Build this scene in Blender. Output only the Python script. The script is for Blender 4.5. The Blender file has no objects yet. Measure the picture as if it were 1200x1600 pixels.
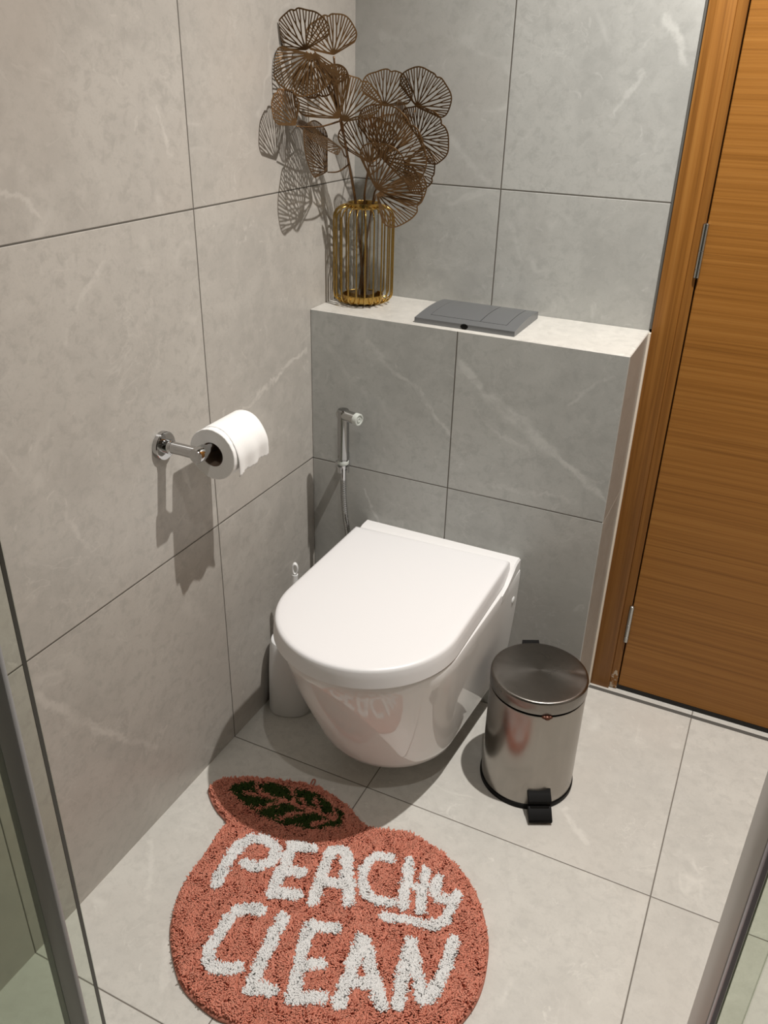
import bpy, bmesh, math, random
import numpy as np
from mathutils import Vector, Matrix

# ---------------------------------------------------------------- camera, light, exposure
SC = bpy.context.scene
COL = SC.collection
CAM_POS = (0.9192, -1.5651, 1.3664)
PITCH, YAW, ROLL, FPX = 0.4841, 0.4365, 0.0262, 1307.25


def make_camera():
    fw = Vector((-math.sin(YAW) * math.cos(PITCH), math.cos(YAW) * math.cos(PITCH), -math.sin(PITCH)))
    ri = Vector((math.cos(YAW), math.sin(YAW), 0))
    up = ri.cross(fw)
    r = ri * math.cos(ROLL) + up * math.sin(ROLL)
    u = up * math.cos(ROLL) - ri * math.sin(ROLL)
    cam = bpy.data.cameras.new('camera')
    cam.sensor_fit = 'VERTICAL'
    cam.sensor_height = 36.0
    cam.lens = FPX / 1600.0 * 36.0
    cam.clip_start = 0.02
    o = bpy.data.objects.new('camera', cam)
    m = Matrix((r, u, -fw)).transposed().to_4x4()
    m.translation = Vector(CAM_POS)
    o.matrix_world = m
    COL.objects.link(o)
    SC.camera = o


make_camera()
W = bpy.data.worlds.new('world')
SC.world = W
W.use_nodes = True
W.node_tree.nodes['Background'].inputs[0].default_value = (1.0, 0.95, 0.88, 1)
W.node_tree.nodes['Background'].inputs[1].default_value = 0.0
SC.view_settings.view_transform = 'Standard'
SC.view_settings.look = 'None'
SC.view_settings.gamma = 1.0
SC.view_settings.use_curve_mapping = False
SC.view_settings.exposure = 0.0

# two recessed ceiling downlights, one above the bin side of the toilet and one nearer the shower
DOWNLIGHTS = [((0.91, -0.28, 2.36), 152.0, 130, 0.013),
              ((0.88, -1.22, 2.36), 24.0, 135, 0.013)]
for i, (p, watts, ang, rad) in enumerate(DOWNLIGHTS):
    ld = bpy.data.lights.new('downlight', 'SPOT')
    ld.energy = watts
    ld.color = (1.0, 0.968, 0.93)
    ld.spot_size = math.radians(ang)
    ld.spot_blend = 1.0
    ld.shadow_soft_size = rad
    lo = bpy.data.objects.new('downlight', ld)
    lo.location = p
    COL.objects.link(lo)

# ---------------------------------------------------------------- dimensions (metres)
D = 0.204        # depth of the tiled boxing in front of the back wall
ZL = 0.9087      # height of the ledge
WB = 0.6863      # width of the boxing
Z1, Z2 = 0.5567, 1.1567
TILE = 0.6
RX, FY, CZ = 1.85, -2.75, 2.45   # right wall, wall behind the camera, ceiling

# ---------------------------------------------------------------- mesh helpers


def mesh_obj(name, verts, faces, mats, parent=None, smooth=False, fmat=None):
    me = bpy.data.meshes.new(name)
    me.from_pydata([tuple(v) for v in verts], [], faces)
    return fin(name, me, mats, parent, smooth, fmat)


def fin(name, me, mats, parent, smooth, fmat=None):
    if not isinstance(mats, (list, tuple)):
        mats = [mats]
    for m in mats:
        me.materials.append(m)
    if fmat:
        me.polygons.foreach_set('material_index', fmat)
    if smooth is True:
        me.polygons.foreach_set('use_smooth', [True] * len(me.polygons))
    me.update()
    o = bpy.data.objects.new(name, me)
    COL.objects.link(o)
    if smooth == 'auto':
        me.polygons.foreach_set('use_smooth', [True] * len(me.polygons))
        me.set_sharp_from_angle(angle=math.radians(35))
    if parent is not None:
        o.parent = parent
        o.matrix_parent_inverse = Matrix.Identity(4)
    return o


def bm_obj(name, bm, mats, parent=None, smooth=False):
    bmesh.ops.recalc_face_normals(bm, faces=bm.faces[:])
    me = bpy.data.meshes.new(name)
    bm.to_mesh(me)
    bm.free()
    return fin(name, me, mats, parent, smooth)


def empty(name, loc, label, cat, group=None):
    o = bpy.data.objects.new(name, None)
    o.empty_display_size = 0.05
    o.location = loc
    COL.objects.link(o)
    tag(o, label, cat, group)
    return o


def tag(o, label, cat, group=None):
    o['label'] = label
    o['category'] = cat
    if group:
        o['group'] = group
    return o


def structure(o):
    o['kind'] = 'structure'
    return o


def add_box(bm, lo, hi, bevel=0.0, seg=2):
    r = bmesh.ops.create_cube(bm, size=1.0)
    vs = r['verts']
    for v in vs:
        for k in range(3):
            v.co[k] = lo[k] + (v.co[k] + 0.5) * (hi[k] - lo[k])
    if bevel > 0:
        es = list({e for v in vs for e in v.link_edges})
        bmesh.ops.bevel(bm, geom=es, offset=bevel, segments=seg, profile=0.5, affect='EDGES')


def box(name, lo, hi, mat, parent=None, bevel=0.0, seg=2):
    bm = bmesh.new()
    add_box(bm, lo, hi, bevel, seg)
    return bm_obj(name, bm, mat, parent, 'auto' if bevel else False)


def frame_axes(d):
    d = Vector(d).normalized()
    a = Vector((0, 0, 1)) if abs(d.z) < 0.9 else Vector((1, 0, 0))
    u = d.cross(a).normalized()
    return d, u, u.cross(d).normalized()


def add_loft(bm, rings, cap=True):
    vr = [[bm.verts.new(p) for p in r] for r in rings]
    n = len(vr[0])
    for a, b in zip(vr, vr[1:]):
        for i in range(n):
            j = (i + 1) % n
            bm.faces.new((a[i], a[j], b[j], b[i]))
    if cap:
        bm.faces.new(vr[0][::-1])
        bm.faces.new(vr[-1])
    return vr


def add_lathe(bm, prof, origin=(0, 0, 0), axis=(0, 0, 1), n=48, cap=True):
    """prof: list of (radius, height along axis)"""
    d, u, w = frame_axes(axis)
    o = Vector(origin)
    rings = []
    for r, h in prof:
        rings.append([o + d * h + (u * math.cos(t) + w * math.sin(t)) * max(r, 1e-5)
                      for t in [2 * math.pi * i / n for i in range(n)]])
    add_loft(bm, rings, cap)


def add_tube(bm, pts, rad, n=10, cap=True):
    """swept tube, parallel transported; rad number or list"""
    pts = [Vector(p) for p in pts]
    if not isinstance(rad, (list, tuple)):
        rad = [rad] * len(pts)
    tan = []
    for i in range(len(pts)):
        a = pts[max(i - 1, 0)]
        b = pts[min(i + 1, len(pts) - 1)]
        tan.append((b - a).normalized())
    _, u, w = frame_axes(tan[0])
    rings = []
    for i, p in enumerate(pts):
        t = tan[i]
        u = (u - t * u.dot(t)).normalized()
        w = t.cross(u)
        rings.append([p + (u * math.cos(q) + w * math.sin(q)) * rad[i]
                      for q in [2 * math.pi * k / n for k in range(n)]])
    add_loft(bm, rings, cap)


def spline(pts, per=8, closed=False):
    P = [Vector(p) for p in pts]
    n = len(P)
    out = []
    rng = range(n) if closed else range(n - 1)
    for i in rng:
        if closed:
            a, b, c, d = P[(i - 1) % n], P[i], P[(i + 1) % n], P[(i + 2) % n]
        else:
            a, b, c, d = P[max(i - 1, 0)], P[i], P[i + 1], P[min(i + 2, n - 1)]
        for k in range(per):
            t = k / per
            out.append(0.5 * ((2 * b) + (c - a) * t + (2 * a - 5 * b + 4 * c - d) * t * t
                              + (3 * b - a - 3 * c + d) * t ** 3))
    if not closed:
        out.append(P[-1])
    return out


# ---------------------------------------------------------------- materials
class NT:
    def __init__(self, name):
        self.m = bpy.data.materials.new(name)
        self.m.use_nodes = True
        self.t = self.m.node_tree
        self.b = self.t.nodes['Principled BSDF']
        self.out = self.t.nodes['Material Output']

    def n(self, typ, **kw):
        nd = self.t.nodes.new(typ)
        for k, v in kw.items():
            setattr(nd, k, v)
        return nd

    def l(self, a, b):
        self.t.links.new(a, b)

    def put(self, sock, v):
        if isinstance(v, bpy.types.NodeSocket):
            self.l(v, sock)
        else:
            sock.default_value = v

    def math(self, op, a, b=None, c=None, clamp=False):
        nd = self.n('ShaderNodeMath', operation=op)
        nd.use_clamp = clamp
        self.put(nd.inputs[0], a)
        if b is not None:
            self.put(nd.inputs[1], b)
        if c is not None:
            self.put(nd.inputs[2], c)
        return nd.outputs[0]

    def ramp(self, fac, stops):
        nd = self.n('ShaderNodeValToRGB')
        el = nd.color_ramp.elements
        while len(el) < len(stops):
            el.new(0.5)
        for e, (p, c) in zip(el, stops):
            e.position = p
            e.color = c if len(c) == 4 else (*c, 1)
        self.l(fac, nd.inputs[0])
        return nd.outputs[0]

    def smooth(self, v, a, b):
        nd = self.n('ShaderNodeMapRange', interpolation_type='SMOOTHSTEP')
        self.put(nd.inputs[0], v)
        nd.inputs[1].default_value = a
        nd.inputs[2].default_value = b
        return nd.outputs[0]

    def noise(self, vec, scale, detail=4, rough=0.55, dist=0.0, out=0):
        nd = self.n('ShaderNodeTexNoise')
        self.put(nd.inputs['Vector'], vec)
        nd.inputs['Scale'].default_value = scale
        nd.inputs['Detail'].default_value = detail
        nd.inputs['Roughness'].default_value = rough
        nd.inputs['Distortion'].default_value = dist
        return nd.outputs[out]

    def mix(self, fac, a, b, blend='MIX'):
        nd = self.n('ShaderNodeMix', data_type='RGBA', blend_type=blend)
        self.put(nd.inputs['Factor'], fac)
        for s, v in ((nd.inputs[6], a), (nd.inputs[7], b)):
            if isinstance(v, bpy.types.NodeSocket):
                self.l(v, s)
            else:
                s.default_value = (*v, 1) if len(v) == 3 else v
        return nd.outputs[2]


def plain(name, color, rough=0.5, metal=0.0, coat=0.0, spec=0.5, noise=0.0, nscale=40.0):
    k = NT(name)
    k.b.inputs['Roughness'].default_value = rough
    k.b.inputs['Metallic'].default_value = metal
    k.b.inputs['Coat Weight'].default_value = coat
    k.b.inputs['Coat Roughness'].default_value = 0.03
    k.b.inputs['Specular IOR Level'].default_value = spec
    if noise > 0:
        tc = k.n('ShaderNodeTexCoord')
        f = k.noise(tc.outputs['Object'], nscale, 4)
        c = k.mix(f, tuple(x * (1 - noise) for x in color), tuple(min(1, x * (1 + noise)) for x in color))
        k.l(c, k.b.inputs['Base Color'])
    else:
        k.b.inputs['Base Color'].default_value = (*color, 1)
    return k.m


def tile_mat(name, ax, u0, v0, base, veins=(), joints=(True, True), seed=0.0, vein_amt=0.5,
             rough=0.32, grout=(0.10, 0.09, 0.075), mott=0.10, jw=0.0011):
    """Large grey stone-effect porcelain tile with straight-stacked 60 cm joints."""
    k = NT(name)
    tc = k.n('ShaderNodeTexCoord')
    sep = k.n('ShaderNodeSeparateXYZ')
    k.l(tc.outputs['Object'], sep.inputs[0])
    u, v = sep.outputs[ax[0]], sep.outputs[ax[1]]
    us, vs = k.math('SUBTRACT', u, u0), k.math('SUBTRACT', v, v0)
    # a different bit of stone on every tile
    iu = k.math('FLOOR', k.math('DIVIDE', us, TILE)) if joints[0] else 0.0
    iv = k.math('FLOOR', k.math('DIVIDE', vs, TILE)) if joints[1] else 0.0
    cmb = k.n('ShaderNodeCombineXYZ')
    k.put(cmb.inputs[0], k.math('MULTIPLY_ADD', iu, 7.31, u))
    k.put(cmb.inputs[1], k.math('MULTIPLY_ADD', iv, 5.17, v))
    k.put(cmb.inputs[2], k.math('MULTIPLY_ADD', iu, 3.7, seed))
    vec = cmb.outputs[0]
    wn = k.n('ShaderNodeTexWhiteNoise', noise_dimensions='3D')
    c2 = k.n('ShaderNodeCombineXYZ')
    k.put(c2.inputs[0], iu); k.put(c2.inputs[1], iv); c2.inputs[2].default_value = seed
    k.l(c2.outputs[0], wn.inputs['Vector'])
    big = k.noise(vec, 3.2, 5, 0.6, 0.6)
    mid = k.noise(vec, 17.0, 6, 0.65, 0.5)
    fine = k.noise(vec, 210.0, 3, 0.7)
    lo = tuple(x * (1 - mott) for x in base)
    hi = tuple(min(1, x * (1 + mott)) for x in base)
    c = k.mix(k.smooth(big, 0.3, 0.7), lo, hi)
    c = k.mix(k.math('MULTIPLY', k.smooth(mid, 0.35, 0.72), 0.65), c, tuple(x * (1 + mott * 1.3) for x in base))
    blot = k.noise(vec, 48.0, 6, 0.7, 0.4)
    c = k.mix(k.math('MULTIPLY', k.smooth(blot, 0.46, 0.66), 0.60), c, tuple(x * (1 - mott * 1.7) for x in base))
    c = k.mix(k.math('MULTIPLY', k.smooth(fine, 0.50, 0.75), 0.32), c, tuple(x * 0.8 for x in base))
    tint = k.math('MULTIPLY_ADD', wn.outputs[0], 0.06, 0.97)
    # warm / cool clouding of the stone
    warm = k.noise(vec, 1.7, 3, 0.5, 0.3)
    c = k.mix(k.math('MULTIPLY', k.smooth(warm, 0.45, 0.7), 0.5), c, (base[0] * 1.03, base[1] * 0.985, base[2] * 0.96))
    # thin random veins
    wv = k.noise(vec, 2.1, 3, 0.5, 1.4)
    ridge = k.math('ABSOLUTE', k.math('SUBTRACT', wv, 0.5))
    rv = k.smooth(ridge, 0.022, 0.0)
    msk = k.smooth(k.noise(vec, 5.5, 4, 0.7, 0.8), 0.48, 0.66)
    rv = k.math('MULTIPLY', k.math('MULTIPLY', rv, msk), vein_amt * 0.75)
    # small pale flecks
    fl = k.smooth(k.noise(vec, 24.0, 4, 0.65, 1.6), 0.62, 0.74)
    rv = k.math('MAXIMUM', rv, k.math('MULTIPLY', fl, 0.42))
    sc = k.smooth(k.math('ABSOLUTE', k.math('SUBTRACT', k.noise(vec, 9.0, 4, 0.6, 1.0), 0.5)), 0.016, 0.0)
    sc = k.math('MULTIPLY', sc, k.smooth(k.noise(vec, 7.0, 3, 0.6, 0.5), 0.50, 0.66))
    rv = k.math('MAXIMUM', rv, k.math('MULTIPLY', sc, 0.28))
    # the large veins that can be picked out on particular tiles
    if veins:
        w1 = k.noise(tc.outputs['Object'], 13.0, 5, 0.65, 0.6)
        w2 = k.noise(tc.outputs['Object'], 15.3, 5, 0.65, 0.9)
        ud = k.math('ADD', u, k.math('MULTIPLY', k.math('SUBTRACT', w1, 0.5), 0.055))
        vd = k.math('ADD', v, k.math('MULTIPLY', k.math('SUBTRACT', w2, 0.5), 0.055))
        patch = k.smooth(k.noise(tc.outputs['Object'], 22.0, 4, 0.7, 0.8), 0.33, 0.62)
        for (x1, y1, x2, y2, wd, amt) in veins:
            dx, dy = x2 - x1, y2 - y1
            L2 = dx * dx + dy * dy
            px, py = k.math('SUBTRACT', ud, x1), k.math('SUBTRACT', vd, y1)
            t = k.math('DIVIDE', k.math('ADD', k.math('MULTIPLY', px, dx), k.math('MULTIPLY', py, dy)), L2, clamp=True)
            ex = k.math('SUBTRACT', px, k.math('MULTIPLY', t, dx))
            ey = k.math('SUBTRACT', py, k.math('MULTIPLY', t, dy))
            dd = k.math('SQRT', k.math('ADD', k.math('MULTIPLY', ex, ex), k.math('MULTIPLY', ey, ey)))
            s = k.math('MULTIPLY', k.smooth(dd, wd, wd * 0.15), k.math('MULTIPLY_ADD', patch, 0.62 * amt, 0.22 * amt))
            rv = k.math('MAXIMUM', rv, s)
    pale = tuple(min(0.9, x * 1.32 + 0.03) for x in base)
    c = k.mix(rv, c, pale)
    hsv = k.n('ShaderNodeHueSaturation')
    k.l(c, hsv.inputs['Color'])
    k.l(tint, hsv.inputs['Value'])
    c = hsv.outputs[0]
    # joints
    ds = []
    if joints[0]:
        ds.append(k.math('PINGPONG', us, TILE / 2))
    if joints[1]:
        ds.append(k.math('PINGPONG', vs, TILE / 2))
    rough_in = k.math('MULTIPLY_ADD', mid, 0.16, rough - 0.08)
    if ds:
        d = ds[0] if len(ds) == 1 else k.math('MINIMUM', ds[0], ds[1])
        g = k.smooth(d, jw * 1.25, jw * 0.75)
        c = k.mix(g, c, grout)
        rough_in = k.math('MAXIMUM', rough_in, k.math('MULTIPLY', g, 0.9))
        bp = k.n('ShaderNodeBump')
        bp.inputs['Strength'].default_value = 0.6
        bp.inputs['Distance'].default_value = 0.0012
        k.l(k.math('MULTIPLY_ADD', mid, 0.06, k.smooth(d, jw * 0.6, jw * 2.0)), bp.inputs['Height'])
        k.l(bp.outputs[0], k.b.inputs['Normal'])
    k.l(c, k.b.inputs['Base Color'])
    k.l(rough_in, k.b.inputs['Roughness'])
    k.b.inputs['Specular IOR Level'].default_value = 0.4
    return k.m


def wood_mat(name, along, cols, seed=0.0, chipped=False):
    """oak veneer; along = 0 grain runs in x, 2 grain runs in z"""
    k = NT(name)
    tc = k.n('ShaderNodeTexCoord')
    mp = k.n('ShaderNodeMapping')
    k.l(tc.outputs['Object'], mp.inputs[0])
    mp.inputs['Location'].default_value = (seed, seed * 1.7, seed * 0.3)
    mp.inputs['Scale'].default_value = (0.8, 12, 120) if along == 0 else (60, 12, 1.1)
    g1 = k.noise(mp.outputs[0], 1.6, 5, 0.62, 0.35)
    mp2 = k.n('ShaderNodeMapping')
    k.l(tc.outputs['Object'], mp2.inputs[0])
    mp2.inputs['Scale'].default_value = (5, 30, 330) if along == 0 else (420, 30, 6)
    g2 = k.noise(mp2.outputs[0], 1.0, 4, 0.6, 0.2)
    c = k.ramp(g1, [(0.28, cols[0]), (0.45, cols[1]), (0.58, cols[2]), (0.75, cols[3])])
    c = k.mix(k.math('MULTIPLY', k.smooth(g2, 0.5, 0.75), 0.30), c, tuple(x * 0.62 for x in cols[0]))
    if chipped:
        sp = k.n('ShaderNodeSeparateXYZ')
        k.l(tc.outputs['Object'], sp.inputs[0])
        low = k.smooth(sp.outputs[2], 0.15, 0.02)
        ch = k.smooth(k.math('ADD', k.noise(tc.outputs['Object'], 75.0, 4, 0.7, 0.6),
                             k.math('MULTIPLY', low, 0.28)), 0.80, 0.84)
        ch = k.math('MULTIPLY', ch, k.smooth(sp.outputs[2], 0.18, 0.13))
        c = k.mix(ch, c, (0.46, 0.38, 0.29))
    k.l(c, k.b.inputs['Base Color'])
    k.l(k.math('MULTIPLY_ADD', g2, 0.15, 0.34), k.b.inputs['Roughness'])
    k.b.inputs['Specular IOR Level'].default_value = 0.35
    bp = k.n('ShaderNodeBump')
    bp.inputs['Strength'].default_value = 0.12
    bp.inputs['Distance'].default_value = 0.001
    k.l(g2, bp.inputs['Height'])
    k.l(bp.outputs[0], k.b.inputs['Normal'])
    return k.m


def thin_glass(name, tint, refl=1.0, rough=0.0):
    k = NT(name)
    k.t.nodes.remove(k.b)
    tr = k.n('ShaderNodeBsdfTransparent')
    tr.inputs[0].default_value = (*tint, 1)
    gl = k.n('ShaderNodeBsdfGlossy')
    gl.inputs['Roughness'].default_value = rough
    lw = k.n('ShaderNodeLayerWeight')
    lw.inputs[0].default_value = 0.5
    fac = k.math('MULTIPLY_ADD', k.math('POWER', lw.outputs['Facing'], 4.0), 0.90, 0.045)
    mx = k.n('ShaderNodeMixShader')
    k.l(k.math('MULTIPLY', fac, refl, clamp=True), mx.inputs[0])
    k.l(tr.outputs[0], mx.inputs[1])
    k.l(gl.outputs[0], mx.inputs[2])
    k.l(mx.outputs[0], k.out.inputs[0])
    return k.m


def brushed_steel(name, color, rough=0.3):
    k = NT(name)
    k.b.inputs['Metallic'].default_value = 1.0
    tc = k.n('ShaderNodeTexCoord')
    mp = k.n('ShaderNodeMapping')
    k.l(tc.outputs['Object'], mp.inputs[0])
    mp.inputs['Scale'].default_value = (60, 60, 3)
    st = k.noise(mp.outputs[0], 1.0, 5, 0.6)
    sm = k.noise(tc.outputs['Object'], 16.0, 4, 0.6, 0.8)
    c = k.mix(st, tuple(x * 0.86 for x in color), color)
    c = k.mix(k.math('MULTIPLY', k.smooth(sm, 0.52, 0.75), 0.25), c, tuple(x * 0.6 for x in color))
    k.l(c, k.b.inputs['Base Color'])
    k.l(k.math('MULTIPLY_ADD', sm, 0.18, rough - 0.06), k.b.inputs['Roughness'])
    k.b.inputs['Anisotropic'].default_value = 0.55
    return k.m


STONE = (0.402, 0.402, 0.378)
STONE_LEFT = (0.445, 0.418, 0.378)
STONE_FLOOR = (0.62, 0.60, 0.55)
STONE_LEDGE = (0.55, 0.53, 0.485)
M = {}
M['tile_left'] = tile_mat('grey stone tile left', (1, 2), -0.3769, Z1, STONE_LEFT, seed=1.3, veins=[
    (-0.87, 0.48, -0.735, 0.30, 0.012, 0.8), (-0.735, 0.30, -0.63, 0.18, 0.010, 0.7),
    (-0.75, 0.76, -0.715, 0.66, 0.006, 0.5), (-0.365, 0.745, -0.02, 0.825, 0.008, 0.8),
    (-0.385, 0.70, -0.33, 0.78, 0.006, 0.6), (-0.445, 1.31, -0.42, 1.235, 0.006, 0.7),
    (-0.76, 1.225, -0.70, 1.19, 0.008, 0.6), (-0.66, 1.05, -0.60, 1.11, 0.007, 0.5)])
M['tile_back'] = tile_mat('grey stone tile back', (0, 2), 0.3414, Z2, STONE, seed=4.1, veins=[
    (0.618, 1.47, 0.665, 1.39, 0.010, 0.8), (0.545, 1.30, 0.60, 1.38, 0.006, 0.6),
    (0.215, 1.25, 0.31, 1.17, 0.012, 0.45), (0.40, 1.02, 0.36, 1.10, 0.01, 0.3)])
M['tile_box'] = tile_mat('grey stone tile boxing', (0, 2), 0.342, Z1, STONE, seed=7.7, veins=[
    (0.345, 0.845, 0.43, 0.775, 0.012, 0.8), (0.43, 0.775, 0.56, 0.690, 0.022, 0.85),
    (0.56, 0.690, 0.69, 0.605, 0.012, 0.9), (0.42, 0.72, 0.52, 0.68, 0.007, 0.6),
    (0.14, 0.855, 0.26, 0.765, 0.008, 0.6), (0.26, 0.765, 0.34, 0.684, 0.008, 0.8),
    (0.135, 0.50, 0.178, 0.415, 0.006, 0.9), (0.41, 0.585, 0.63, 0.594, 0.006, 0.5),
    (0.02, 0.86, 0.13, 0.74, 0.012, 0.35), (0.585, 0.80, 0.66, 0.87, 0.006, 0.5)])
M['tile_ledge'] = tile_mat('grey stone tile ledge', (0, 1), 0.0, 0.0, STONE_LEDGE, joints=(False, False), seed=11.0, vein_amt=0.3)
M['tile_side'] = tile_mat('grey stone tile side', (1, 2), 0.9, Z1, STONE, joints=(False, True), seed=3.0, vein_amt=0.2,
                          grout=(0.62, 0.56, 0.50), jw=0.0009)
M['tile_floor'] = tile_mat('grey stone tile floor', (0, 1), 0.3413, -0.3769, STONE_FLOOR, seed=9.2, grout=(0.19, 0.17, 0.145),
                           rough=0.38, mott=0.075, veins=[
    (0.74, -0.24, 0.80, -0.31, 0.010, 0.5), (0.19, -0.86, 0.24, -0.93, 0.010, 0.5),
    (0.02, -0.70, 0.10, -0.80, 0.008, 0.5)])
M['plaster'] = plain('off-white painted ceiling', (0.58, 0.57, 0.54), 0.9)
M['door'] = wood_mat('oak door veneer', 0, [(0.205, 0.080, 0.013), (0.285, 0.117, 0.021), (0.325, 0.138, 0.027), (0.365, 0.165, 0.036)], 2.0)
M['frame'] = wood_mat('oak frame veneer', 2, [(0.160, 0.060, 0.009), (0.235, 0.094, 0.016), (0.29, 0.122, 0.024), (0.34, 0.155, 0.034)], 5.0)
M['frame_worn'] = wood_mat('oak frame veneer chipped', 2, [(0.150, 0.056, 0.009), (0.22, 0.088, 0.016), (0.27, 0.114, 0.022), (0.31, 0.14, 0.030)], 6.0, True)
M['dark_gap'] = plain('door gap shade', (0.012, 0.010, 0.008), 0.8)  # colour stands in for the shade in the gap below the door
M['dark_joint'] = plain('dark sealant', (0.10, 0.095, 0.085), 0.6)
M['bead'] = plain('pale sealant bead', (0.80, 0.70, 0.58), 0.45)
M['ceramic'] = plain('glazed white ceramic', (0.80, 0.785, 0.77), 0.035, spec=0.62)
M['seat_plastic'] = plain('satin white seat plastic', (0.79, 0.775, 0.77), 0.34, spec=0.45)
M['white_plastic'] = plain('white plastic', (0.80, 0.80, 0.79), 0.35)
M['grey_plastic'] = plain('pale grey plastic', (0.42, 0.43, 0.45), 0.45)
M['chrome'] = plain('chrome', (0.50, 0.50, 0.50), 0.05, 1.0)
M['hose_chrome'] = plain('darker chrome', (0.34, 0.34, 0.335), 0.07, 1.0)
M['reflection_dark'] = plain('dark wall for chrome reflections', (0.055, 0.052, 0.05), 0.7)  # colour chosen dark so the chrome reflects a dim room
M['satin_chrome'] = plain('satin chrome', (0.45, 0.45, 0.435), 0.22, 1.0)
M['soft_grey'] = plain('soft grey nozzle', (0.50, 0.52, 0.48), 0.5)
M['steel'] = brushed_steel('brushed stainless steel', (0.385, 0.36, 0.33), 0.21)
M['steel_lid'] = brushed_steel('brushed stainless lid', (0.255, 0.236, 0.215), 0.27)
M['black_plastic'] = plain('black plastic', (0.006, 0.0055, 0.005), 0.45, spec=0.10)
M['rust'] = plain('rusty brown metal', (0.10, 0.035, 0.018), 0.4, 0.5, noise=0.6, nscale=300)
M['flush'] = plain('matt grey chrome plastic', (0.20, 0.205, 0.21), 0.36, 0.55)
M['paper'] = plain('white tissue paper', (0.86, 0.85, 0.83), 0.95, spec=0.1, noise=0.04, nscale=300)
M['card'] = plain('brown card core', (0.20, 0.14, 0.10), 0.9)
M['gold'] = plain('gold painted wire', (0.50, 0.325, 0.095), 0.24, 1.0)
M['bronze'] = plain('bronze leaf metal', (0.165, 0.092, 0.038), 0.36, 0.75, noise=0.35, nscale=70)
M['bronze_stem'] = plain('bronze stem', (0.16, 0.085, 0.035), 0.4, 0.7, noise=0.3, nscale=120)
M['vase_glass'] = thin_glass('clear vase glass', (0.97, 0.975, 0.97), 1.0)
M['screen_glass'] = thin_glass('shower glass', (0.945, 0.965, 0.94), 0.35)
M['screen_glass_dark'] = thin_glass('thicker shower glass', (0.84, 0.875, 0.82), 0.35)
M['glass_edge'] = plain('dark glass edge', (0.030, 0.028, 0.022), 0.2)
M['seal'] = plain('grey translucent seal', (0.32, 0.32, 0.325), 0.35)
M['seal_edge'] = plain('pale grey seal lip', (0.33, 0.335, 0.33), 0.35)
M['profile'] = plain('satin aluminium profile', (0.62, 0.60, 0.57), 0.42, 0.25)
M['violet_seal'] = plain('violet grey seal', (0.46, 0.42, 0.50), 0.3)


def pile_mat(name, a, b, c, rough=0.9):
    k = NT(name)
    at = k.n('ShaderNodeAttribute', attribute_name='strand')
    col = k.ramp(at.outputs['Fac'], [(0.0, a), (0.5, b), (1.0, c)])
    k.l(col, k.b.inputs['Base Color'])
    k.b.inputs['Roughness'].default_value = rough
    k.b.inputs['Specular IOR Level'].default_value = 0.15
    tr = k.n('ShaderNodeBsdfTranslucent')
    k.l(col, tr.inputs[0])
    mx = k.n('ShaderNodeMixShader')
    mx.inputs[0].default_value = 0.10
    k.l(k.b.outputs[0], mx.inputs[1])
    k.l(tr.outputs[0], mx.inputs[2])
    k.l(mx.outputs[0], k.out.inputs[0])
    return k.m


M['coral'] = pile_mat('coral cotton pile', (0.74, 0.265, 0.175), (0.83, 0.325, 0.225), (0.88, 0.39, 0.28))
M['white_pile'] = pile_mat('white cotton pile', (0.90, 0.885, 0.86), (0.93, 0.92, 0.90), (0.95, 0.94, 0.93))
M['green_pile'] = pile_mat('dark green cotton pile', (0.020, 0.040, 0.008), (0.034, 0.060, 0.012), (0.055, 0.082, 0.02))
M['backing'] = plain('coral rug binding', (0.42, 0.16, 0.11), 0.9)

# ---------------------------------------------------------------- the room


def quad(name, pts, mat):
    return structure(mesh_obj(name, pts, [(0, 1, 2, 3)], mat))


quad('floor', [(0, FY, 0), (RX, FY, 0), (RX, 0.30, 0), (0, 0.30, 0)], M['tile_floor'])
quad('ceiling', [(0, FY, CZ), (0, 0.30, CZ), (RX, 0.30, CZ), (RX, FY, CZ)], M['plaster'])
quad('wall_left', [(0, FY, 0), (0, 0.30, 0), (0, 0.30, CZ), (0, FY, CZ)], M['tile_left'])
quad('wall_right', [(RX, FY, 0), (RX, FY, CZ), (RX, 0.30, CZ), (RX, 0.30, 0)], M['tile_left'])
quad('wall_front', [(0, FY, 0), (0, FY, CZ), (RX, FY, CZ), (RX, FY, 0)], M['reflection_dark'])  # unseen wall, made dark to darken reflections in the chrome

# back wall: slab left of the door, slab above it and right of it
DX0, DX1, DZ = 0.690, 1.62, 2.03
bm = bmesh.new()
add_box(bm, (0.0, D, 0.0), (0.6845, D + 0.12, CZ))
add_box(bm, (0.6845, D, DZ), (DX1, D + 0.12, CZ))
add_box(bm, (DX1, D, 0.0), (RX, D + 0.12, CZ))
structure(bm_obj('wall_back', bm, M['tile_back']))

# dark metal edge where the back wall tiles stop at the door frame, above the ledge
structure(box('trim_1', (0.6846, D - 0.003, ZL + 0.004), (0.6896, D + 0.03, DZ), M['dark_joint']))

# tiled boxing with its ledge
bm = bmesh.new()
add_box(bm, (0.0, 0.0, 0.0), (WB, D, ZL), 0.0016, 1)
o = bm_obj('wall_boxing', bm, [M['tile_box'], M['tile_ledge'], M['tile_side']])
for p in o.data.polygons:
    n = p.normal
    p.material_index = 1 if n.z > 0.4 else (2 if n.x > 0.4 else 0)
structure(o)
# pale bead between the boxing and the door frame
structure(box('trim_2', (WB - 0.0005, 0.1895, 0.001), (WB + 0.0042, 0.1975, ZL - 0.002), M['bead']))

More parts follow.
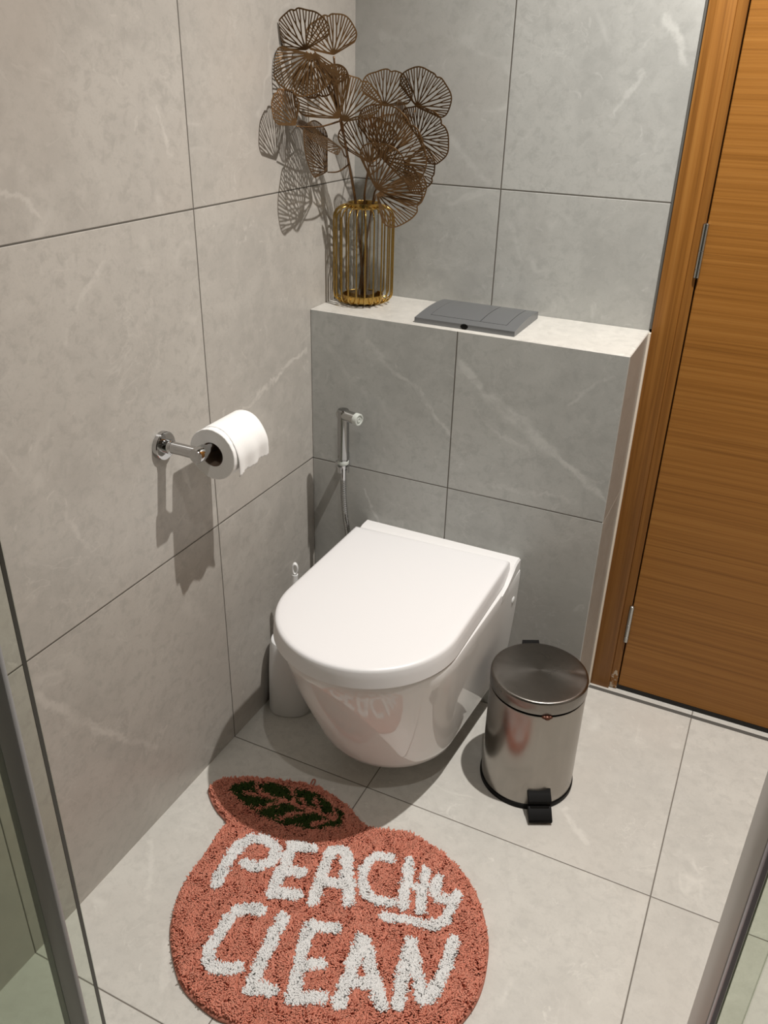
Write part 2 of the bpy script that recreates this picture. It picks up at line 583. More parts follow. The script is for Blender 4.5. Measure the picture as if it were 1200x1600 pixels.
# door frame: broad face, then a set-back inner strip
bm = bmesh.new()
add_box(bm, (DX0, 0.1955, 0.0), (0.7365, 0.30, DZ), 0.0015, 2)
add_box(bm, (DX0, 0.1955, DZ - 0.047), (DX1, 0.30, DZ), 0.0015, 2)
add_box(bm, (DX1 - 0.047, 0.1955, 0.0), (DX1, 0.30, DZ), 0.0015, 2)
fr = structure(bm_obj('trim_3', bm, M['frame'], None, 'auto'))
bm = bmesh.new()
add_box(bm, (0.7365, 0.2015, 0.002), (0.7545, 0.30, DZ - 0.047), 0.001, 1)
rv = bm_obj('inner_strip', bm, M['frame_worn'], fr)

# door leaf with its hinges
DXL, DXR = 0.7572, DX1 - 0.05
bm = bmesh.new()
add_box(bm, (DXL, 0.206, 0.012), (DXR, 0.246, DZ - 0.05), 0.0012, 1)
door = structure(bm_obj('door_1', bm, M['door'], None, 'auto'))
for z0, z1 in ((1.023, 1.127), (0.148, 0.254), (1.80, 1.905)):
    bm = bmesh.new()
    prof = [(0.002, z0), (0.0058, z0 + 0.0015), (0.0058, z0 + 0.0168), (0.0051, z0 + 0.0172), (0.0051, z0 + 0.0178),
            (0.0058, z0 + 0.0182), (0.0058, z0 + 0.052), (0.0052, z0 + 0.0525), (0.0058, z0 + 0.053),
            (0.0058, z1 - 0.002), (0.002, z1)]
    add_lathe(bm, prof, (0.7555, 0.2005, 0), (0, 0, 1), 16)
    add_box(bm, (0.7548, 0.2005, z0 + 0.001), (0.7562, 0.235, z1 - 0.001))
    bm_obj('hinge', bm, M['satin_chrome'], door, 'auto')
# dark block standing in for shade under the door, and the joint in front
structure(box('trim_4', (DX0, 0.205, 0.0), (DX1, 0.30, 0.0115), M['dark_gap']))
structure(box('trim_5', (WB + 0.004, 0.1765, -0.001), (RX, 0.1880, 0.0006), M['dark_joint']))

# ---------------------------------------------------------------- toilet
TCX = 0.335


def d_outline(cx, w, f, b, wb=None, ns=12, na=40, arc=None, ex=2.0):
    """D shape, seen from above: straight sides running back to y=b, round front at y=f"""
    wb = w if wb is None else wb
    arc = w if arc is None else arc
    ya = f + arc
    pts = []
    for i in range(ns):
        t = i / ns
        pts.append((cx - (wb + (w - wb) * t), b + (ya - b) * t))
    for i in range(na + 1):
        a = math.pi * i / na
        c, s = math.cos(a), math.sin(a)
        sx = math.copysign(abs(c) ** (2 / ex), c)
        sy = abs(s) ** (2 / ex)
        pts.append((cx - w * sx, ya - arc * sy))
    for i in range(1, ns + 1):
        t = i / ns
        pts.append((cx + (w + (wb - w) * t), ya + (b - ya) * t))
    return pts


def ring(o, z):
    return [Vector((x, y, z)) for x, y in o]


toilet = empty('toilet', (TCX, -0.25, 0.0), 'white wall-hung toilet with its lid closed below the tiled ledge', 'toilet')


def local(parent, objs):
    """objects were built in world space: re-base them on their parent"""
    inv = Matrix.Translation(-Vector(parent.location))
    for ob in objs:
        ob.data.transform(inv)


bm = bmesh.new()
rings = []
BOWL = [  # z, half width, half width at the wall, front, arc length
    (0.066, 0.098, 0.120, -0.335, 0.110), (0.068, 0.122, 0.140, -0.362, 0.128), (0.074, 0.138, 0.155, -0.380, 0.140),
    (0.088, 0.150, 0.166, -0.397, 0.150), (0.110, 0.1565, 0.173, -0.412, 0.158), (0.150, 0.162, 0.179, -0.432, 0.164),
    (0.200, 0.1675, 0.184, -0.456, 0.168), (0.250, 0.172, 0.187, -0.480, 0.172), (0.300, 0.1765, 0.190, -0.501, 0.176),
    (0.340, 0.180, 0.191, -0.515, 0.180), (0.370, 0.182, 0.192, -0.525, 0.182), (0.392, 0.183, 0.192, -0.530, 0.183),
    (0.3975, 0.1815, 0.191, -0.5285, 0.1815), (0.3995, 0.178, 0.188, -0.525, 0.178)]
for z, w, wb, f, ar in BOWL:
    rings.append(ring(d_outline(TCX, w, f, -0.001, wb, arc=ar), z))
add_loft(bm, rings)
# raised deck behind the seat, sloping down to the rim
dk = []
for x, ins in ((TCX - 0.190, 0.004), (TCX - 0.1865, 0.0), (TCX + 0.1865, 0.0), (TCX + 0.190, 0.004)):
    prof = [(-0.001, 0.38), (-0.001, 0.427 - ins), (-0.004 - ins, 0.4295 - ins), (-0.028, 0.4295 - ins), (-0.036, 0.4275 - ins),
            (-0.048, 0.4205 - ins), (-0.062, 0.4105), (-0.085, 0.4015), (-0.12, 0.3965), (-0.12, 0.38)]
    dk.append([Vector((x, y, z)) for y, z in prof])
add_loft(bm, dk)
bowl = bm_obj('bowl', bm, M['ceramic'], toilet, 'auto')

bm = bmesh.new()
add_loft(bm, [ring(d_outline(TCX, 0.176, -0.524, -0.062), z) for z in (0.3994, 0.4055)])
seat = bm_obj('seat', bm, M['seat_plastic'], toilet, 'auto')
seat['label'] = 'white seat ring under the lid'

LCX = 0.3295
bm = bmesh.new()
LID = [(0.4035, 0.1835, -0.5385, -0.0465), (0.4025, 0.1862, -0.5412, -0.0455), (0.4035, 0.1870, -0.5420, -0.045), (0.422, 0.1853, -0.5403, -0.045),
       (0.4345, 0.1836, -0.5386, -0.0455), (0.4385, 0.1822, -0.5372, -0.0465), (0.4410, 0.1795, -0.5345, -0.049),
       (0.4420, 0.1745, -0.529, -0.054), (0.4426, 0.160, -0.514, -0.068), (0.4428, 0.10, -0.45, -0.13)]


def lid_ring(w, f, b, z):
    # the closed lid sits slightly askew: its back left corner is pulled forward a little
    return [Vector((x, y - 0.016 * min(1, max(0, 1 - (x - 0.15) / 0.36)) * min(1, max(0, (y + 0.30) / 0.25)), z))
            for x, y in d_outline(LCX, w, f, b)]


add_loft(bm, [lid_ring(w, f, b, z) for z, w, f, b in LID])
lid = bm_obj('lid', bm, M['seat_plastic'], toilet, 'auto')

bm = bmesh.new()
add_lathe(bm, [(0.0085, 0.0), (0.0085, 0.003), (0.0065, 0.0045), (0.001, 0.005)], (TCX + 0.1875, -0.030, 0.335), (1, 0, 0), 20)
cap = bm_obj('fixing_cap', bm, M['white_plastic'], toilet, 'auto')
cap['label'] = 'round white fixing cap on the side'
local(toilet, [bowl, seat, lid, cap])

# ---------------------------------------------------------------- pedal bin
BC = Vector((0.637, -0.184, 0.0))
FD = Vector((0.45, -0.893, 0.0)).normalized()
SD = Vector((-FD.y, FD.x, 0.0))
binr = empty('pedal_bin', BC, 'small brushed steel pedal bin with a closed lid on the floor', 'bin')
bm = bmesh.new()
add_lathe(bm, [(0.096, 0.012), (0.0985, 0.0125), (0.0985, 0.246), (0.0975, 0.2495), (0.094, 0.2505), (0.094, 0.2475)], n=96)
bm_obj('bin_body', bm, M['steel'], binr, 'auto')
bm = bmesh.new()
add_lathe(bm, [(0.095, 0.0), (0.1005, 0.0005), (0.101, 0.004), (0.1008, 0.011), (0.0985, 0.0128), (0.09, 0.013)], n=96)
bm_obj('base_ring', bm, M['black_plastic'], binr, 'auto')
bm = bmesh.new()
add_lathe(bm, [(0.090, 0.245), (0.0925, 0.247), (0.0925, 0.258), (0.09, 0.26)], n=64)
bm_obj('lid_gap_shade', bm, M['black_plastic'], binr, 'auto')  # black ring paints the shade in the gap between body and lid
bm = bmesh.new()
rings = []
NB = 120


def dent(t, r):
    """shallow crease in the lid on the door side, a small nick on the toilet side"""
    z = 0.0
    for ta, amp, wt in ((0.38, -0.0022, 0.10), (3.15, -0.0010, 0.07)):
        d = (t - ta + math.pi) % (2 * math.pi) - math.pi
        z += amp * math.exp(-(d / wt) ** 2) * max(0.0, min(1.0, (r - 0.055) / 0.03))
    return z


for r, z in ((0.0955, 0.2565), (0.0992, 0.2560), (0.0998, 0.2572), (0.0998, 0.2805), (0.0990, 0.2835), (0.0970, 0.2852),
             (0.0945, 0.2856), (0.088, 0.2861), (0.080, 0.2866), (0.07, 0.2872), (0.055, 0.2880), (0.035, 0.2888), (0.012, 0.2892)):
    rings.append([Vector((r * math.cos(t), r * math.sin(t), z + (dent(t, r) if z > 0.282 else 0)))
                  for t in [2 * math.pi * i / NB for i in range(NB)]])
add_loft(bm, rings)
bl = bm_obj('bin_lid', bm, M['steel_lid'], binr, 'auto')


def slab_along(bm, stations, hw, th):
    """bent plate running out along the bin's front direction: stations (distance, height)"""
    rr = []
    for s, z in stations:
        c = FD * s + SD * 0.006 + Vector((0, 0, z))
        rr.append([c - SD * hw + Vector((0, 0, -th)), c + SD * hw + Vector((0, 0, -th)), c + SD * hw, c - SD * hw])
    add_loft(bm, rr)


bm = bmesh.new()
slab_along(bm, [(0.088, 0.060), (0.102, 0.050), (0.117, 0.041), (0.118, 0.0395)], 0.0245, 0.006)
slab_along(bm, [(0.112, 0.030), (0.120, 0.0285), (0.139, 0.0145), (0.142, 0.012)], 0.0245, 0.0065)
slab_along(bm, [(0.09, 0.030), (0.122, 0.030)], 0.020, 0.022)
bmesh.ops.bevel(bm, geom=bm.edges[:], offset=0.0012, segments=1, affect='EDGES')
pd = bm_obj('pedal', bm, M['black_plastic'], binr, 'auto')
bm = bmesh.new()
c0 = -FD * 0.099
rr = []
for s, z0, z1 in ((-0.004, 0.20, 0.281), (0.010, 0.205, 0.2845)):
    c = c0 - FD * s
    rr.append([c - SD * 0.018 + Vector((0, 0, z0)), c + SD * 0.018 + Vector((0, 0, z0)), c + SD * 0.018 + Vector((0, 0, z1)), c - SD * 0.018 + Vector((0, 0, z1))])
add_loft(bm, rr)
bm_obj('lid_hinge', bm, M['black_plastic'], binr)
bm = bmesh.new()
for a, s, zz in ((0.0, 0.0075, 0.2505), (0.06, 0.005, 0.2512), (-0.055, 0.0055, 0.2515)):
    d = (FD * math.cos(a) + SD * math.sin(a)) * 0.0985
    bmesh.ops.create_icosphere(bm, subdivisions=2, radius=s, matrix=Matrix.Translation(d + Vector((0, 0, zz))) @ Matrix.Diagonal((1.1, 1.0, 0.7, 1)))
ct = bm_obj('catch', bm, M['rust'], binr, True)
ct['label'] = 'rusty brown catch under the lid rim'

# ---------------------------------------------------------------- toilet brush and its holder
HC = Vector((0.0560, -0.221, 0.0))


def rsq(cx, cy, rx, ry, ex, n=56, rot=0.35):
    out = []
    for i in range(n):
        t = 2 * math.pi * i / n
        c, s = math.cos(t), math.sin(t)
        x = rx * math.copysign(abs(c) ** (2 / ex), c)
        y = ry * math.copysign(abs(s) ** (2 / ex), s)
        out.append((cx + x * math.cos(rot) - y * math.sin(rot), cy + x * math.sin(rot) + y * math.cos(rot)))
    return out


bm = bmesh.new()
rr = []
for r, z in ((0.046, 0.0), (0.0497, 0.0015), (0.0502, 0.006), (0.0495, 0.06), (0.0478, 0.12), (0.0450, 0.17), (0.0420, 0.192), (0.0400, 0.1975), (0.0375, 0.1985), (0.0325, 0.1965),
             (0.0285, 0.190), (0.0290, 0.10), (0.029, 0.02)):
    rr.append(ring(rsq(0, 0, r, r, 2.6 - 0.5 * min(1, z / 0.19)), z))
add_loft(bm, rr)
holder = bm_obj('brush_holder', bm, M['white_plastic'], None, 'auto')
holder.location = HC
tag(holder, 'white tapering toilet brush holder on the floor between left wall and toilet', 'brush holder')

brush = empty('toilet_brush', HC + Vector((0, 0, 0.025)), 'white toilet brush handle with a hanging hole standing upright in its holder', 'toilet brush')
bm = bmesh.new()
sl = Vector((0.016, 0.010, 0.345)) / 0.345
# handle: oval bar whose top ends in a flat loop
pts, rad = [], []
for i in range(12):
    z = 0.055 + (0.345 - 0.055) * i / 11
    pts.append(sl * z)
    rad.append(0.0052 + 0.0022 * min(1.0, max(0.0, (z - 0.1) / 0.15)))
add_tube(bm, pts, rad, 14)
lc = sl * 0.360
loop = []
vdir = Vector((0.47, -0.88, 0.0))        # the hole faces the room
udir = Vector((0.88, 0.47, 0.0))
NL, NM = 28, 10
rows = []
for i in range(NL):
    t = 2 * math.pi * i / NL
    cen = lc + udir * (0.0052 * math.cos(t)) + Vector((0, 0, 1)) * (0.0125 * math.sin(t))
    outd = (udir * math.cos(t) + Vector((0, 0, 1)) * math.sin(t)).normalized()
    rows.append([bm.verts.new(cen + outd * (0.0026 * math.cos(q)) + vdir * (0.0056 * math.sin(q))) for q in [2 * math.pi * j / NM for j in range(NM)]])
for i in range(NL):
    a, b = rows[i], rows[(i + 1) % NL]
    for j in range(NM):
        bm.faces.new((a[j], a[(j + 1) % NM], b[(j + 1) % NM], b[j]))
bm_obj('handle', bm, M['white_plastic'], brush, 'auto')
bm = bmesh.new()
add_lathe(bm, [(0.006, -0.015), (0.022, -0.013), (0.025, 0.01), (0.025, 0.05), (0.018, 0.065), (0.005, 0.07)], n=24)
bh = bm_obj('bristle_head', bm, M['grey_plastic'], brush, 'auto')

# ---------------------------------------------------------------- bidet sprayer, bracket and hose
SP = Vector((0.106, -0.046, 0.588))
spr = empty('bidet_sprayer', SP, 'chrome handheld bidet sprayer hanging upright on the tiled boxing', 'bidet sprayer')
bm = bmesh.new()
add_lathe(bm, [(0.0085, 0.0), (0.0112, 0.001), (0.0112, 0.006), (0.0130, 0.008), (0.0130, 0.100), (0.0132, 0.108), (0.0132, 0.122), (0.011, 0.1245), (0.002, 0.125)], n=32)
bm_obj('spray_handle', bm, M['hose_chrome'], spr, 'auto')
HD = Vector((0.97, -0.24, -0.02)).normalized()
bm = bmesh.new()
add_lathe(bm, [(0.010, -0.0125), (0.0124, -0.0095), (0.0124, 0.036), (0.0115, 0.0365)], (0, 0, 0.1125), HD, 32)
bm_obj('spray_head', bm, M['satin_chrome'], spr, 'auto')
bm = bmesh.new()
add_lathe(bm, [(0.0118, 0.0355), (0.0134, 0.036), (0.0134, 0.0455), (0.0124, 0.047), (0.0098, 0.047), (0.0095, 0.0452), (0.0060, 0.0452), (0.0058, 0.0466), (0.003, 0.0466), (0.0028, 0.0455), (0.0005, 0.0455)],
          (0, 0, 0.1125), HD, 32)
nz = bm_obj('nozzle', bm, M['soft_grey'], spr, 'auto')
nz['label'] = 'pale grey ringed spray face'
bm = bmesh.new()
add_box(bm, (-0.0185, 0.004, 0.066), (-0.009, 0.013, 0.083), 0.002, 2)
bm_obj('trigger', bm, M['soft_grey'], spr, 'auto')
bm = bmesh.new()
add_lathe(bm, [(0.0108, -0.006), (0.0126, -0.005), (0.0126, 0.001), (0.0112, 0.002)], n=32)
bm_obj('collar', bm, M['soft_grey'], spr, 'auto')
# hose: ribbed, drops behind the toilet to a valve on the wall
bm = bmesh.new()
add_lathe(bm, [(0.0062, -0.046), (0.0068, -0.044), (0.0074, -0.020), (0.0095, -0.017), (0.0095, -0.008), (0.008, -0.006)], n=24)
bm_obj('hose_nut', bm, M['chrome'], spr, 'auto')
hp = spline([(0.106, -0.046, 0.545), (0.107, -0.046, 0.50), (0.111, -0.046, 0.45), (0.117, -0.043, 0.40), (0.121, -0.040, 0.33),
             (0.1215, -0.036, 0.25), (0.120, -0.028, 0.19), (0.118, -0.016, 0.165), (0.118, 0.0, 0.160)], 40)
hp = [p - SP for p in hp]
rad = [0.0060 if (i // 2) % 2 else 0.0069 for i in range(len(hp))]
bm = bmesh.new()
add_tube(bm, hp, rad, 14)
bm_obj('hose', bm, M['hose_chrome'], spr, False)
# wall bracket
brk = empty('sprayer_bracket', (0.088, 0.0, 0.574), 'small chrome wall bracket that clips the bidet sprayer to the boxing', 'bracket')
bm = bmesh.new()
add_box(bm, (-0.011, -0.006, -0.020), (0.011, -0.0002, 0.020), 0.003, 2)
add_box(bm, (-0.0075, -0.040, -0.009), (0.0085, -0.004, 0.006), 0.002, 2)
bm_obj('wall_plate', bm, M['chrome'], brk, 'auto')
bm = bmesh.new()
n = 30
rr = []
for i in range(n + 1):
    t = math.radians(-60 + 300 * i / n) + math.radians(125) - math.radians(90)
    d = Vector((math.cos(t), math.sin(t), 0))
    c = Vector((0.018, -0.046, 0))
    rr.append([c + d * 0.0101 + Vector((0, 0, -0.011)), c + d * 0.0137 + Vector((0, 0, -0.011)), c + d * 0.0137 + Vector((0, 0, 0.0035)), c + d * 0.0101 + Vector((0, 0, 0.0035))])
add_loft(bm, rr)
bm_obj('clip_ring', bm, M['chrome'], brk, 'auto')

# ---------------------------------------------------------------- toilet paper holder and roll
PB = Vector((0.0, -0.517, 0.783))
tph = empty('toilet_paper_holder', PB, 'chrome toilet paper holder with round base fixed to the left wall', 'paper holder')
bm = bmesh.new()
add_lathe(bm, [(0.0255, 0.0004), (0.0255, 0.0085), (0.0245, 0.0098), (0.0232, 0.0102), (0.001, 0.0102)], axis=(1, 0, 0), n=48)
bm_obj('wall_plate', bm, M['chrome'], tph, 'auto')
bm = bmesh.new()
add_lathe(bm, [(0.0128, 0.008), (0.0128, 0.022), (0.0120, 0.0225), (0.0120, 0.024), (0.0108, 0.0245), (0.0108, 0.082)], axis=(1, 0, 0), n=32)
bm_obj('arm', bm, M['chrome'], tph, 'auto')
bm = bmesh.new()
add_lathe(bm, [(0.006, -0.0140), (0.0125, -0.0132), (0.0133, -0.011), (0.0133, 0.012), (0.0085, 0.022), (0.0085, 0.128), (0.006, 0.130)], (0.0815, 0, 0), (0, 1, 0), 32)
bm_obj('rod', bm, M['chrome'], tph, 'auto')

RC = Vector((0.0820, -0.4850, 0.783 - 0.0136))     # near end of the roll, core hanging on the rod
roll = empty('toilet_paper_roll', RC, 'white toilet paper roll with a loose end hanging on the chrome holder', 'toilet paper')
RL, RR, RI = 0.102, 0.0470, 0.0225
bm = bmesh.new()
n = 72
prof = [(RI, 0.0), (RR - 0.001, -0.0002), (RR, 0.001), (RR, RL - 0.001), (RR - 0.001, RL), (RI, RL), (RI, RL * 0.5)]
rr = []
rnd = random.Random(3)
jit = [rnd.uniform(-0.0004, 0.0004) for _ in range(n)]
for r, h in prof:
    rr.append([Vector(((r + (jit[i] if r > 0.04 else 0)) * math.cos(2 * math.pi * i / n), h, (r + (jit[i] if r > 0.04 else 0)) * math.sin(2 * math.pi * i / n))) for i in range(n)])
vr = add_loft(bm, rr, False)
for i in range(n):
    j = (i + 1) % n
    bm.faces.new((vr[-1][i], vr[-1][j], vr[0][j], vr[0][i]))
bm_obj('paper', bm, M['paper'], roll, 'auto')
bm = bmesh.new()
rr = []
for r, h in ((0.0217, 0.0012), (0.0224, 0.0012), (0.0224, RL - 0.0012), (0.0217, RL - 0.0012), (0.0217, 0.0012)):
    rr.append([Vector((r * math.cos(2 * math.pi * i / 48), h, r * math.sin(2 * math.pi * i / 48))) for i in range(48)])
add_loft(bm, rr, False)
bm_obj('core', bm, M['card'], roll, 'auto')
# loose outer sheet: follows the roll over the top, lifts off in front and hangs with a slightly torn edge
path = []
for i in range(19):
    a = math.radians(118 - 132 * i / 18)
    r = RR + 0.0009 + 0.0016 * max(0, (i - 10) / 8.0)
    path.append((r * math.cos(a), r * math.sin(a)))
x0, z0 = path[-1]
for i in range(1, 6):
    path.append((x0 - 0.0006 * i, z0 - 0.0043 * i))
NY = 26
vs, fs = [], []
rnd = random.Random(9)
tear = [rnd.uniform(-0.0012, 0.0012) for _ in range(NY + 1)]
for i, (x, z) in enumerate(path):
    for j in range(NY + 1):
        y = 0.010 + (RL - 0.0095) * j / NY + 0.0022 * math.sin(i * 0.35)
        w = max(0.0, (i - 12) / 11.0)
        vs.append((x + 0.0026 * w * math.sin(j * 0.52 + 0.6), y, z + (tear[j] * 1.2 + 0.0075 * (j / NY - 0.55)) * w))
for i in range(len(path) - 1):
    for j in range(NY):
        a = i * (NY + 1) + j
        fs.append((a, a + 1, a + NY + 2, a + NY + 1))
ls = mesh_obj('loose_sheet', vs, fs, M['paper'], roll, True)
sol = ls.modifiers.new('thickness', 'SOLIDIFY')
sol.thickness = 0.0005
sol.offset = 1.0

# ---------------------------------------------------------------- flush plate on the ledge
FX0, FX1, FY0, FY1 = 0.2400, 0.4560, 0.0150, 0.1770
fpl = empty('flush_plate', ((FX0 + FX1) / 2, (FY0 + FY1) / 2, ZL), 'grey dual flush plate lying flat on the tiled ledge', 'flush plate')
FW, FDp = FX1 - FX0, FY1 - FY0


def plate_z(t):
    """gentle arch from front (t=0) to back (t=1)"""
    return 0.0105 + 0.0085 * math.sin(math.pi * (0.04 + 0.74 * t)) - 0.0085 * math.sin(math.pi * 0.04)


def plate_strip(bm, x0, x1, t0, t1, dz=0.0, thick=None, n=18, gapx=0.0):
    rr = []
    for i in range(n + 1):
        t = t0 + (t1 - t0) * i / n
        y = -FDp / 2 + FDp * t
        z = plate_z(t) + dz
        zb = 0.0005 if thick is None else z - thick
        rr.append([Vector((x0, y, zb)), Vector((x1, y, zb)), Vector((x1, y, z)), Vector((x0, y, z))])
    add_loft(bm, rr)


bm = bmesh.new()
xa, xb = -FW / 2, FW / 2
plate_strip(bm, xa + 0.0008, xb - 0.0008, 0.006, 0.994, -0.0022)          # body under the buttons
b0, b1, bmid = xa + 0.026, xb - 0.026, xa + FW * 0.62
plate_strip(bm, xa, b0 - 0.0009, 0.0, 1.0)
plate_strip(bm, b1 + 0.0009, xb, 0.0, 1.0)
plate_strip(bm, b0 - 0.0009, b1 + 0.0009, 0.0, 0.16)
plate_strip(bm, b0 - 0.0009, b1 + 0.0009, 0.95, 1.0)
bm_obj('plate_frame', bm, M['flush'], fpl, False)
for nm, u0_, u1_ in (('large', b0, bmid - 0.0007), ('small', bmid + 0.0007, b1)):
    bm = bmesh.new()
    plate_strip(bm, u0_, u1_, 0.168, 0.945, 0.0002, 0.0022)
    ob = bm_obj('flush_button', bm, M['flush'], fpl, False)
    ob['label'] = 'larger flush button on the left' if nm == 'large' else 'smaller flush button on the right'
bm = bmesh.new()
hx = 0.002
add_lathe(bm, [(0.0078, -0.0004), (0.0078, 0.0012), (0.006, 0.0014)], (hx, -FDp / 2, 0.0060), (0, -1, 0), 24)
bmesh.ops.scale(bm, vec=(1.0, 1.0, 0.7), space=Matrix.Translation((0, 0, -0.0060)), verts=bm.verts[:])
nt_ = bm_obj('finger_notch', bm, M['black_plastic'], fpl, 'auto')
nt_['label'] = 'black oval notch in the front edge'

# ---------------------------------------------------------------- vase
VC = Vector((0.0715, 0.1110, ZL))
vase = empty('vase', VC, 'gold wire cage vase with a clear glass tube in the ledge corner', 'vase')
VR, VH = 0.0650, 0.212


def wire_path(a):
    prof = [(0.020, 0.0022), (0.034, 0.0022), (0.048, 0.0060)]
    prof += [(VR - 0.017 + 0.017 * math.sin(t), 0.0235 - 0.017 * math.cos(t)) for t in [math.pi / 2 * q / 7 for q in range(1, 8)]]
    prof += [(VR, VH * q) for q in (0.3, 0.5, 0.7)]
    rt = 0.026
    prof += [(VR - rt + rt * math.cos(t), VH - 0.0065 - rt + rt * math.sin(t)) for t in [math.pi / 2 * q / 8 for q in range(0, 8)]]
    prof += [(0.0355, VH - 0.0062)]
    return [Vector((r * math.cos(a), r * math.sin(a), z)) for r, z in prof]


first = None
NW = 22
for i in range(NW):
    if first is None:
        bm = bmesh.new()
        add_tube(bm, wire_path(0.0), 0.0017, 8)
        first = bm_obj('wire', bm, M['gold'], vase, True)
        w = first
    else:
        w = first.copy()
        COL.objects.link(w)
        w.parent = vase
    w.rotation_euler = (0, 0, 2 * math.pi * (i + 0.35) / NW)
bm = bmesh.new()
add_lathe(bm, [(0.0325, VH - 0.011), (0.0355, VH - 0.011), (0.0362, VH - 0.009), (0.0362, VH - 0.003), (0.0355, VH), (0.0335, VH), (0.0325, VH - 0.002), (0.0325, VH - 0.011)], n=48, cap=False)
bm_obj('top_ring', bm, M['gold'], vase, 'auto')
bm = bmesh.new()
add_lathe(bm, [(0.001, 0.0046), (0.042, 0.0046), (0.0445, 0.0056), (0.0450, 0.008), (0.0450, 0.0195), (0.0435, 0.0205), (0.0425, 0.0195), (0.042, 0.0075), (0.001, 0.0070)], n=48)
bm_obj('base_dish', bm, M['gold'], vase, 'auto')
bm = bmesh.new()
add_lathe(bm, [(0.0300, 0.0085), (0.0318, 0.0095), (0.0318, 0.188), (0.0312, 0.1885), (0.0300, 0.188), (0.0300, 0.0125), (0.001, 0.0120)], n=48, cap=False)
bm_obj('glass_tube', bm, M['vase_glass'], vase, 'auto')

# ---------------------------------------------------------------- ginkgo stems
GINKGO_LEAVES = [
    (1, (0.045, -0.074, 1.396), (0.035, -0.096, 1.456), -20, 72),
    (1, (0.070, -0.017, 1.390), (0.070, -0.031, 1.453), 20, 68),
    (1, (0.085, -0.022, 1.285), (0.060, -0.080, 1.358), 0, 48),
    (1, (0.060, -0.085, 1.394), (0.045, -0.130, 1.336), 25, 75),
    (1, (0.080, -0.039, 1.342), (0.085, -0.029, 1.375), -30, 60),
    (1, (0.070, -0.087, 1.396), (0.080, -0.103, 1.326), 35, 55),
    (1, (0.090, -0.018, 1.279), (0.120, 0.000, 1.352), -10, 52),
    (1, (0.050, -0.124, 1.275), (0.030, -0.147, 1.329), 50, 60),
    (1, (0.070, -0.043, 1.192), (0.060, -0.095, 1.269), 62, 60),
    (1, (0.080, -0.006, 1.234), (0.050, -0.090, 1.272), 75, 50),
    (2, (0.109, 0.060, 1.202), (0.113, 0.030, 1.283), -15, 55),
    (2, (0.145, 0.040, 1.214), (0.214, 0.000, 1.278), -10, 80),
    (2, (0.119, 0.100, 1.304), (0.134, 0.100, 1.367), 10, 70),
    (2, (0.149, 0.120, 1.261), (0.149, 0.120, 1.315), 68, 60),
    (2, (0.137, 0.100, 1.220), (0.138, 0.100, 1.289), 25, 60),
    (3, (0.123, 0.060, 1.155), (0.200, 0.020, 1.211), 10, 62),
    (3, (0.120, 0.070, 1.145), (0.222, 0.040, 1.140), -25, 45),
    (3, (0.155, 0.120, 1.204), (0.221, 0.110, 1.180), 20, 55),
    (3, (0.176, 0.130, 1.304), (0.220, 0.120, 1.359), 0, 72),
    (3, (0.194, 0.100, 1.250), (0.250, 0.080, 1.278), 10, 95),
]



